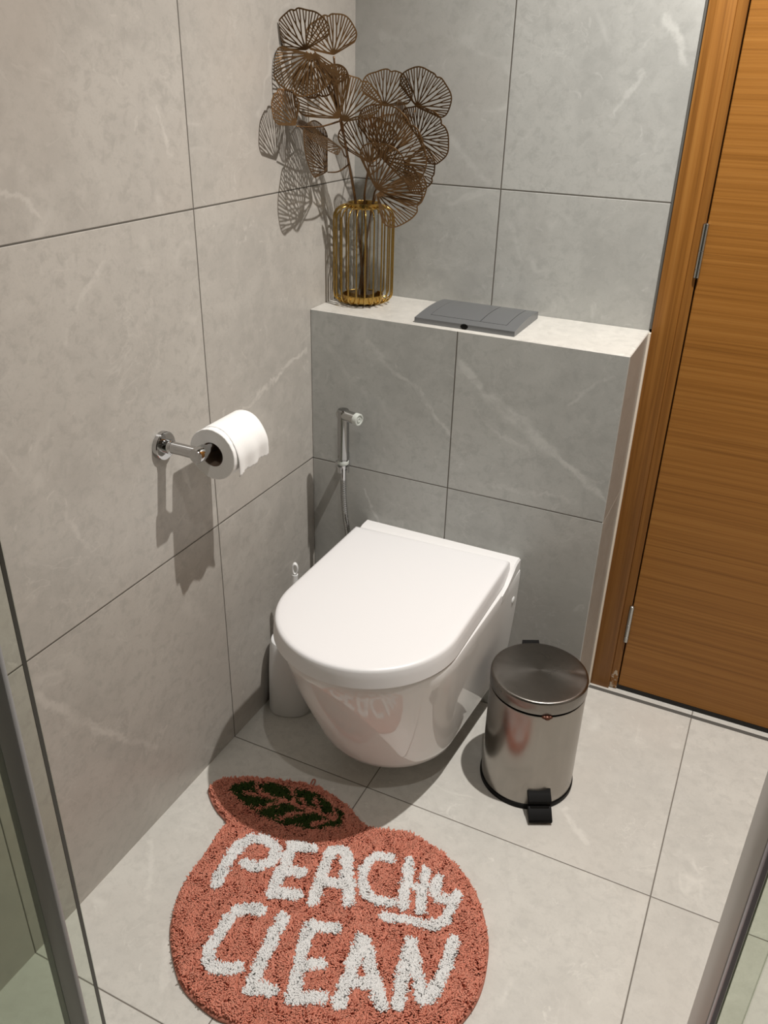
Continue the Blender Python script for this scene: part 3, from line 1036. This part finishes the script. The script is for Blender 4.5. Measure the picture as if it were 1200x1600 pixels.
def ginkgo_leaf(R, ha, seed):
    """pierced metal fan: branching ribs and a wavy rim, in local x (along) / y (across) / z (normal)"""
    rnd = random.Random(seed)
    vs, fs = [], []
    ha = math.radians(ha)
    ph = rnd.uniform(0, 6)
    cup = rnd.uniform(0.10, 0.22)
    wv = rnd.uniform(0.02, 0.05)

    def rim(t):
        s = t / ha
        r = R * (1.0 - 0.10 * s * s - 0.20 * s ** 8 + 0.025 * math.sin(5 * t + ph) + 0.012 * math.sin(11 * t + 2 * ph))
        if abs(t) < 0.10:
            r -= R * 0.05 * (1 - abs(t) / 0.10)
        return r

    def lift(x, y):
        t = math.atan2(y, x)
        q = math.hypot(x, y)
        return cup * y * y / R + wv * q * math.sin(3 * t + ph) - 0.10 * q * q / R

    def ribbon(pts, w, th=0.0009):
        base = len(vs)
        n = len(pts)
        for i in range(n):
            a = pts[max(i - 1, 0)]
            b = pts[min(i + 1, n - 1)]
            dx, dy = b[0] - a[0], b[1] - a[1]
            L = math.hypot(dx, dy) or 1
            nx, ny = -dy / L, dx / L
            ww = w(i / (n - 1)) * 0.6
            for sx, sz in ((-1, -1), (1, -1), (1, 1), (-1, 1)):
                x, y = pts[i][0] + nx * ww * sx, pts[i][1] + ny * ww * sx
                vs.append((x, y, lift(x, y) + sz * th / 2))
        for i in range(n - 1):
            for k in range(4):
                a = base + 4 * i + k
                b = base + 4 * i + (k + 1) % 4
                fs.append((a, b, b + 4, a + 4))
        fs.append((base, base + 3, base + 2, base + 1))
        e = base + 4 * (n - 1)
        fs.append((e, e + 1, e + 2, e + 3))

    NR = 64
    outline = [(0.004, 0.0)]
    for i in range(NR + 1):
        t = -ha + 2 * ha * i / NR
        r = rim(t)
        outline.append((r * math.cos(t), r * math.sin(t)))
    # straight-ish side edges from the base to the rim
    side0 = [(0.003 + (outline[1][0] - 0.003) * k / 8, outline[1][1] * (k / 8) ** 0.92) for k in range(9)]
    side1 = [(0.003 + (outline[-1][0] - 0.003) * k / 8, outline[-1][1] * (k / 8) ** 0.92) for k in range(9)]
    ew = lambda f: 0.0021
    ribbon(side0 + outline[2:-1] + side1[::-1], ew)
    nm = max(4, int(round(2 * ha * R / 0.0235)))
    total = nm * 4
    for m in range(nm):
        tm = -ha + 2 * ha * (m + 0.5) / nm
        s1 = 0.30 + rnd.uniform(-0.08, 0.10)
        p0 = (0.004, 0.0)
        tm1 = tm * 0.97
        r1 = rim(tm) * s1
        p1 = (r1 * math.cos(tm1), r1 * math.sin(tm1))
        ribbon([p0, ((p0[0] + p1[0]) / 2, (p0[1] + p1[1]) / 2), p1], lambda f: 0.0026 - 0.0006 * f)
        for h in (-1, 1):
            th_ = tm + h * ha / nm * 0.5
            s2 = s1 + 0.26 + rnd.uniform(-0.07, 0.12)
            r2 = rim(th_) * s2
            p2 = (r2 * math.cos(th_), r2 * math.sin(th_))
            pm = ((p1[0] + p2[0]) / 2 + 0.0, (p1[1] + p2[1]) / 2)
            ribbon([p1, pm, p2], lambda f: 0.0019)
            for g in (-1, 1):
                tf = tm + (h * 0.5 + g * 0.25) * ha / nm
                r3 = rim(tf)
                p3 = (r3 * math.cos(tf), r3 * math.sin(tf))
                tq = th_ + g * 0.19 * ha / nm
                rq = r2 + (r3 - r2) * 0.35
                pq = (rq * math.cos(tq), rq * math.sin(tq))
                ribbon([p2, pq, p3], lambda f: 0.0017)
    return vs, fs


STEMS = [
    ('ginkgo_stem', 'tallest bronze ginkgo leaf stem, leaning left against the wall from the gold vase',
     [(0.068, 0.118, ZL + 0.0135), (0.066, 0.112, 1.0), (0.058, 0.098, 1.121), (0.070, 0.045, 1.20), (0.076, 0.008, 1.265), (0.076, -0.012, 1.32), (0.070, -0.017, 1.39)], 0.0034),
    ('ginkgo_stem', 'middle bronze ginkgo leaf stem, its fans facing the room above the gold vase',
     [(0.080, 0.106, ZL + 0.0135), (0.080, 0.110, 1.02), (0.079, 0.098, 1.121), (0.088, 0.085, 1.158), (0.100, 0.070, 1.185), (0.109, 0.060, 1.202)], 0.0030),
    ('ginkgo_stem', 'lowest bronze ginkgo leaf stem, spreading to the right from the gold vase',
     [(0.062, 0.108, ZL + 0.0135), (0.072, 0.116, 1.02), (0.094, 0.108, 1.121), (0.104, 0.095, 1.145), (0.118, 0.080, 1.155), (0.123, 0.062, 1.156)], 0.0028),
]
stem_objs = []
stem_paths = []
for nm, lab, pts, r in STEMS:
    root = empty(nm, pts[0], lab, 'artificial flower', 'bronze ginkgo stems in the vase')
    sp = spline(pts, 10)
    stem_objs.append(root)
    stem_paths.append(sp)
twigs = [[], [], []]
NORMAL_TO = Vector(CAM_POS)
rndl = random.Random(21)
for li, (st, B, T, rollang, ha) in enumerate(GINKGO_LEAVES):
    root = stem_objs[st - 1]
    B, T = Vector(B), Vector(T)
    v = (T - B)
    R = v.length * 1.04
    v.normalize()
    nrm = (Vector((0.9, -1.5, 1.45)) - B)
    nrm = (nrm - v * nrm.dot(v)).normalized()
    nrm.rotate(Matrix.Rotation(math.radians(rollang), 3, v))
    u = nrm.cross(v)
    vs, fs = ginkgo_leaf(R, ha, 100 + li)
    rot = Matrix((v, u, nrm)).transposed()
    off = B - Vector(root.location)
    wv_ = []
    for p in vs:
        q = rot @ Vector(p) + off
        g = q + Vector(root.location)
        if g.x < 0.004: q.x += 0.004 - g.x
        if g.y > D - 0.004: q.y += D - 0.004 - g.y
        wv_.append(q)
    mesh_obj('leaf', wv_, fs, M['bronze'], root)
    # twig from the stem to the foot of the leaf
    sp = stem_paths[st - 1]
    best = min(sp, key=lambda p: (p - (B + Vector((0, 0, -0.05)))).length + (1.0 if p.z < 1.115 else 0.0))
    if (best - B).length > 0.004:
        midp = (best + B) / 2 + Vector((0, 0, -0.006))
        twigs[st - 1].append([best, midp, B])
for k in range(3):
    root = stem_objs[k]
    bm = bmesh.new()
    o3 = Vector(root.location)
    sp = [p - o3 for p in stem_paths[k]]
    r0 = STEMS[k][3]
    add_tube(bm, sp, [r0 * (1 - 0.45 * i / (len(sp) - 1)) for i in range(len(sp))], 8)
    for tw in twigs[k]:
        tp = spline([p - o3 for p in tw], 5)
        add_tube(bm, tp, [r0 * (0.55 - 0.2 * i / (len(tp) - 1)) for i in range(len(tp))], 6)
    bm_obj('stalk', bm, M['bronze_stem'], root, True)

# ---------------------------------------------------------------- bath rug
RUG_OUTLINE = [(0.0431, -0.5355), (0.0543, -0.5073), (0.0806, -0.4856), (0.1185, -0.4683), (0.1707, -0.4480), (0.2254, -0.4324), (0.2719, -0.4312), (0.3156, -0.4407), (0.3554, -0.4590), (0.3939, -0.4766), (0.4258, -0.4678), (0.4761, -0.4531), (0.5201, -0.4576), (0.5670, -0.4718), (0.6083, -0.4924), (0.6466, -0.5255), (0.6754, -0.5637), (0.6997, -0.6083), (0.7118, -0.6493), (0.7184, -0.6907), (0.7172, -0.7278), (0.7085, -0.7638), (0.6941, -0.8026), (0.6629, -0.8453), (0.6244, -0.8804), (0.5736, -0.9109), (0.5161, -0.9290), (0.4528, -0.9392), (0.3781, -0.9320), (0.3461, -0.9342), (0.2973, -0.9267), (0.2585, -0.9119), (0.2157, -0.8780), (0.1817, -0.8404), (0.1665, -0.8122), (0.1496, -0.7759), (0.1428, -0.7403), (0.1401, -0.7010), (0.1349, -0.6526), (0.1309, -0.6082), (0.1279, -0.5951), (0.0949, -0.5799), (0.0636, -0.5591)]
LETTER_STROKES = [
    [(0.2036, -0.7314), (0.1930, -0.6740), (0.1965, -0.6293)],
    [(0.1903, -0.6404), (0.2045, -0.6157), (0.2330, -0.6069), (0.2605, -0.6127), (0.2699, -0.6351), (0.2576, -0.6603), (0.2271, -0.6696)],
    [(0.2870, -0.5993), (0.2995, -0.6539), (0.3065, -0.7009)],
    [(0.2852, -0.5963), (0.3236, -0.5792)],
    [(0.2988, -0.6528), (0.3308, -0.6382)],
    [(0.3075, -0.7025), (0.3526, -0.6832)],
    [(0.3842, -0.6840), (0.3698, -0.6259), (0.3603, -0.5685)],
    [(0.3603, -0.5685), (0.3836, -0.5599), (0.4174, -0.6091), (0.4436, -0.6561)],
    [(0.3802, -0.6388), (0.4235, -0.6206)],
    [(0.4721, -0.5329), (0.4482, -0.5396), (0.4352, -0.5645), (0.4422, -0.5966), (0.4592, -0.6204), (0.4831, -0.6293), (0.5163, -0.6175)],
    [(0.5056, -0.5213), (0.5208, -0.5715), (0.5353, -0.6189)],
    [(0.5422, -0.5277), (0.5540, -0.5691), (0.5679, -0.6106)],
    [(0.5264, -0.5744), (0.5528, -0.5661)],
    [(0.5706, -0.5333), (0.5763, -0.5614), (0.5893, -0.5758), (0.6080, -0.5643), (0.6160, -0.5520)],
    [(0.6161, -0.5554), (0.6165, -0.5929), (0.6123, -0.6149), (0.5920, -0.6304), (0.5531, -0.6401), (0.5152, -0.6525)],
    [(0.3100, -0.7437), (0.2862, -0.7476), (0.2707, -0.7668), (0.2691, -0.8004), (0.2707, -0.8374), (0.2809, -0.8597), (0.3024, -0.8685), (0.3333, -0.8530)],
    [(0.3532, -0.7353), (0.3621, -0.8069), (0.3738, -0.8712)],
    [(0.3747, -0.8725), (0.4086, -0.8595)],
    [(0.4064, -0.7327), (0.4237, -0.7971), (0.4449, -0.8541)],
    [(0.4052, -0.7307), (0.4467, -0.7111)],
    [(0.4290, -0.7992), (0.4565, -0.7842)],
    [(0.4454, -0.8550), (0.4862, -0.8335)],
    [(0.5176, -0.8309), (0.5069, -0.7673), (0.4979, -0.7059)],
    [(0.4979, -0.7059), (0.5380, -0.7517), (0.5793, -0.8001)],
    [(0.5162, -0.7904), (0.5573, -0.7739)],
    [(0.6033, -0.7881), (0.5892, -0.7319), (0.5787, -0.6779)],
    [(0.5787, -0.6779), (0.6093, -0.7219), (0.6354, -0.7573)],
    [(0.6367, -0.7605), (0.6486, -0.7451), (0.6503, -0.7043), (0.6450, -0.6434)],
]
LEAF_PATCH = [(0.0866, -0.5179), (0.1032, -0.4993), (0.1364, -0.4833), (0.1718, -0.4708), (0.2066, -0.4635), (0.2416, -0.4570), (0.2739, -0.4585), (0.3012, -0.4643), (0.3299, -0.4734), (0.3441, -0.4936), (0.3450, -0.5076), (0.3212, -0.5245), (0.2929, -0.5389), (0.2587, -0.5493), (0.2244, -0.5543), (0.1877, -0.5563), (0.1477, -0.5489), (0.1059, -0.5351)]
LEAF_VEINS = [
    [(0.1240, -0.5192), (0.1633, -0.5081), (0.2126, -0.5020), (0.2654, -0.4977), (0.3301, -0.4923)],
    [(0.1633, -0.5081), (0.1368, -0.4923)],
    [(0.2310, -0.4979), (0.2077, -0.4653)],
    [(0.2654, -0.4977), (0.2346, -0.4807)],
    [(0.2939, -0.4938), (0.2651, -0.4674)],
    [(0.3257, -0.4904), (0.3080, -0.4674)],
    [(0.2130, -0.5027), (0.1926, -0.5260), (0.1704, -0.5459)],
    [(0.2719, -0.5029), (0.2469, -0.5241), (0.2247, -0.5438)],
    [(0.3275, -0.4937), (0.3059, -0.5150), (0.2914, -0.5306)],
]


RUG_C = Vector((0.44, -0.70, 0.0))
rug = empty('bath_rug', RUG_C, 'coral peach-shaped shaggy bath rug lettered PEACHY CLEAN on the tiled floor', 'rug')
outline = [(p.x, p.y) for p in spline([(x, y, 0) for x, y in RUG_OUTLINE], 6, True)]


def in_poly(X, Y, poly):
    c = np.zeros(X.shape, bool)
    n = len(poly)
    for i in range(n):
        x1, y1 = poly[i]
        x2, y2 = poly[(i + 1) % n]
        hit = ((y1 > Y) != (y2 > Y)) & (X < (x2 - x1) * (Y - y1) / (y2 - y1 + 1e-12) + x1)
        c ^= hit
    return c


def seg_dist(X, Y, pts):
    best = np.full(X.shape, 9.0)
    for (x1, y1), (x2, y2) in zip(pts, pts[1:]):
        dx, dy = x2 - x1, y2 - y1
        t = np.clip(((X - x1) * dx + (Y - y1) * dy) / (dx * dx + dy * dy + 1e-12), 0, 1)
        best = np.minimum(best, np.hypot(X - x1 - t * dx, Y - y1 - t * dy))
    return best


# woven backing with its folded edge
bm = bmesh.new()
cx = sum(p[0] for p in outline) / len(outline)
cy = sum(p[1] for p in outline) / len(outline)
nout = len(outline)


def inset(d):
    res = []
    for i in range(nout):
        a, b = outline[i - 1], outline[(i + 1) % nout]
        dx, dy = b[0] - a[0], b[1] - a[1]
        L = math.hypot(dx, dy)
        # clockwise outline: inside is to the right of travel
        res.append((outline[i][0] + SGN * dy / L * d, outline[i][1] - SGN * dx / L * d))
    return res


area = sum(outline[i][0] * outline[(i + 1) % nout][1] - outline[(i + 1) % nout][0] * outline[i][1] for i in range(nout))
SGN = 1.0 if area < 0 else -1.0
add_loft(bm, [[Vector((x - RUG_C.x, y - RUG_C.y, z)) for x, y in inset(d)] for d, z in ((0.001, 0.0006), (0.0, 0.002), (0.0, 0.0052), (0.0015, 0.0068))])
bm_obj('rug_backing', bm, M['backing'], rug)

rg = np.random.default_rng(5)
STEP = 0.0031
xs = np.arange(min(p[0] for p in outline), max(p[0] for p in outline), STEP)
ys = np.arange(min(p[1] for p in outline), max(p[1] for p in outline), STEP)
GX, GY = np.meshgrid(xs, ys)
GX = (GX + rg.uniform(-0.5, 0.5, GX.shape) * STEP).ravel()
GY = (GY + rg.uniform(-0.5, 0.5, GY.shape) * STEP).ravel()
edge = seg_dist(GX, GY, outline + outline[:1])
ok = in_poly(GX, GY, outline) & (edge > 0.0045)
GX, GY, edge = GX[ok], GY[ok], edge[ok]
N0 = len(GX)
jx, jy = rg.normal(0, 0.0010, N0), rg.normal(0, 0.0010, N0)
dl = np.full(N0, 9.0)
for si, s in enumerate(LETTER_STROKES):
    thin = 0.0018 if 9 <= si <= 14 else 0.0
    sp = [(p.x, p.y) for p in spline([(a, b, 0) for a, b in s], 6)] if len(s) > 2 else s
    dl = np.minimum(dl, seg_dist(GX + jx, GY + jy, sp) + thin)
is_letter = dl < 0.0104
dv = np.full(N0, 9.0)
for s in LEAF_VEINS:
    dv = np.minimum(dv, seg_dist(GX + jx, GY + jy, s))
leafpoly = [(p.x, p.y) for p in spline([(x, y, 0) for x, y in LEAF_PATCH], 5, True)]
is_green = in_poly(GX + jx, GY + jy, leafpoly) & (dv > 0.0052) & ~is_letter


def fbm(X, Y, s, seed):
    r = np.random.default_rng(seed)
    o = np.zeros_like(X)
    for k in range(10):
        a = r.uniform(0, 2 * np.pi)
        f = s * r.uniform(0.6, 1.6)
        o += np.sin((X * np.cos(a) + Y * np.sin(a)) * f + r.uniform(0, 6.28))
    return o / 10 ** 0.5 / 1.2


def build_pile(name, sel, mat, hmin, hmax, per, width, lean):
    X = np.repeat(GX[sel], per)
    Y = np.repeat(GY[sel], per)
    E = np.repeat(edge[sel], per)
    n = len(X)
    X = X + rg.normal(0, 0.0007, n)
    Y = Y + rg.normal(0, 0.0007, n)
    flow = np.pi * fbm(X, Y, 170, 3)
    ang = flow + rg.normal(0, 0.75, n)
    ln = lean * np.clip(E / 0.012, 0.35, 1.0) * (0.45 + 0.55 * rg.random(n)) * (1 + 0.35 * fbm(X, Y, 150, 8))
    h = rg.uniform(hmin, hmax, n) * np.clip(0.55 + E / 0.022, 0.5, 1.0) * (1 + 0.10 * fbm(X, Y, 110, 12))
    dx, dy = np.cos(ang), np.sin(ang)
    tw = rg.uniform(0, 2 * np.pi, n)
    bend = rg.normal(0, 0.0016, (n, 2))
    V = np.zeros((n, 10, 3))
    lev = [(0.0, 1.0, 0.0), (0.72, 1.1, 0.30), (0.97, 0.85, 0.85)]
    for li_, (hz, wd, lz) in enumerate(lev):
        cxp = X + dx * ln * lz + bend[:, 0] * hz
        cyp = Y + dy * ln * lz + bend[:, 1] * hz
        for q in range(3):
            t = tw + q * 2.0944 + li_ * 0.5
            V[:, li_ * 3 + q, 0] = cxp + np.cos(t) * width * wd
            V[:, li_ * 3 + q, 1] = cyp + np.sin(t) * width * wd
            V[:, li_ * 3 + q, 2] = 0.0062 + h * hz
    V[:, 9, 0] = X + dx * ln * 1.02 + bend[:, 0]
    V[:, 9, 1] = Y + dy * ln * 1.02 + bend[:, 1]
    V[:, 9, 2] = 0.0062 + h * 0.96
    V[:, :, 0] -= RUG_C.x
    V[:, :, 1] -= RUG_C.y
    F4 = []
    for a in (0, 3):
        for q in range(3):
            F4.append((a + q, a + (q + 1) % 3, a + 3 + (q + 1) % 3, a + 3 + q))
    F3 = [(6 + q, 6 + (q + 1) % 3, 9) for q in range(3)]
    base = (np.arange(n) * 10)[:, None, None]
    q4 = (np.array(F4)[None] + base).reshape(-1, 4)
    q3 = (np.array(F3)[None] + base).reshape(-1, 3)
    me = bpy.data.meshes.new(name)
    me.vertices.add(n * 10)
    me.vertices.foreach_set('co', V.reshape(-1))
    nl = q4.size + q3.size
    me.loops.add(nl)
    me.loops.foreach_set('vertex_index', np.concatenate([q4.ravel(), q3.ravel()]).astype(np.int32))
    me.polygons.add(len(q4) + len(q3))
    starts = np.concatenate([np.arange(len(q4)) * 4, q4.size + np.arange(len(q3)) * 3]).astype(np.int32)
    me.polygons.foreach_set('loop_start', starts)
    me.update(calc_edges=True)
    me.validate()
    at = me.attributes.new('strand', 'FLOAT', 'POINT')
    tone = np.clip(0.5 + 0.22 * rg.standard_normal(n) + 0.10 * fbm(X, Y, 45, 31), 0, 1)
    at.data.foreach_set('value', np.repeat(tone, 10).astype(np.float32))
    ob = fin(name, me, mat, rug, True)
    ob['kind'] = 'stuff'
    return ob


build_pile('coral_pile', ~is_letter & ~is_green, M['coral'], 0.0092, 0.0110, 2, 0.00155, 0.0080)
lt = build_pile('lettering', is_letter, M['white_pile'], 0.0112, 0.0125, 4, 0.00165, 0.0042)
lt['label'] = 'white raised lettering PEACHY CLEAN'
gp = build_pile('leaf_motif', is_green, M['green_pile'], 0.0096, 0.0110, 4, 0.00150, 0.0040)
gp['label'] = 'dark green leaf with coral veins'
bm = bmesh.new()
lp = [Vector(p) - RUG_C for p in ((0.2335, -0.434, 0.006), (0.2325, -0.426, 0.009), (0.2325, -0.420, 0.0105), (0.2360, -0.4175, 0.010), (0.2385, -0.422, 0.008), (0.2385, -0.433, 0.006))]
add_tube(bm, spline(lp, 6), 0.0018, 8)
bm_obj('hanging_loop', bm, M['backing'], rug, True)

# ---------------------------------------------------------------- shower screen glass
GY_ = -1.15
GH = 1.95


def pane(parent, x0, x1, y, z0=0.012, z1=GH, t=0.006, mat='screen_glass'):
    loc = parent.location
    return box('glass_pane', (x0 - loc.x, y - t / 2 - loc.y, z0), (x1 - loc.x, y + t / 2 - loc.y, z1), M[mat], parent)


s1 = empty('shower_door', (0.185, GY_, 0), 'clear sliding shower glass with a thin dark edge, front one of two at left', 'shower glass')
pane(s1, 0.004, 0.3668, GY_)
box('dark_edge', (0.3668 - 0.185, -0.003, 0.012), (0.3676 - 0.185, 0.0015, GH), M['glass_edge'], s1)
s2 = empty('shower_screen', (0.15, -1.185, 0), 'fixed shower glass with a broad grey seal strip, behind the dark-edged glass at left', 'shower glass')
pane(s2, 0.004, 0.358, -1.185, mat='screen_glass_dark')
box('seal_strip', (0.358 - 0.15, -0.003, 0.012), (0.3850 - 0.15, 0.003, GH), M['seal'], s2, 0.002)
box('seal_lip', (0.347 - 0.15, -0.0025, 0.012), (0.358 - 0.15, 0.0025, GH), M['seal_edge'], s2, 0.001)

s3 = empty('shower_side_screen', (1.2, GY_, 0), 'shower glass with pale aluminium edge profile, at the right edge', 'shower glass')
box('edge_profile', (0.970 - 1.2, -1.222 - GY_, 0.0), (0.976 - 1.2, 0.0, GH), M['profile'], s3, 0.0008)
box('magnet_seal', (0.9705 - 1.2, -1.232 - GY_, 0.004), (0.9734 - 1.2, -1.2222 - GY_, GH), M['violet_seal'], s3, 0.001)
box('seal_lip', (0.9736 - 1.2, -1.230 - GY_, 0.004), (0.986 - 1.2, -1.226 - GY_, GH), M['screen_glass_dark'], s3)
pane(s3, 0.9862, RX - 0.004, -1.229, 0.004)
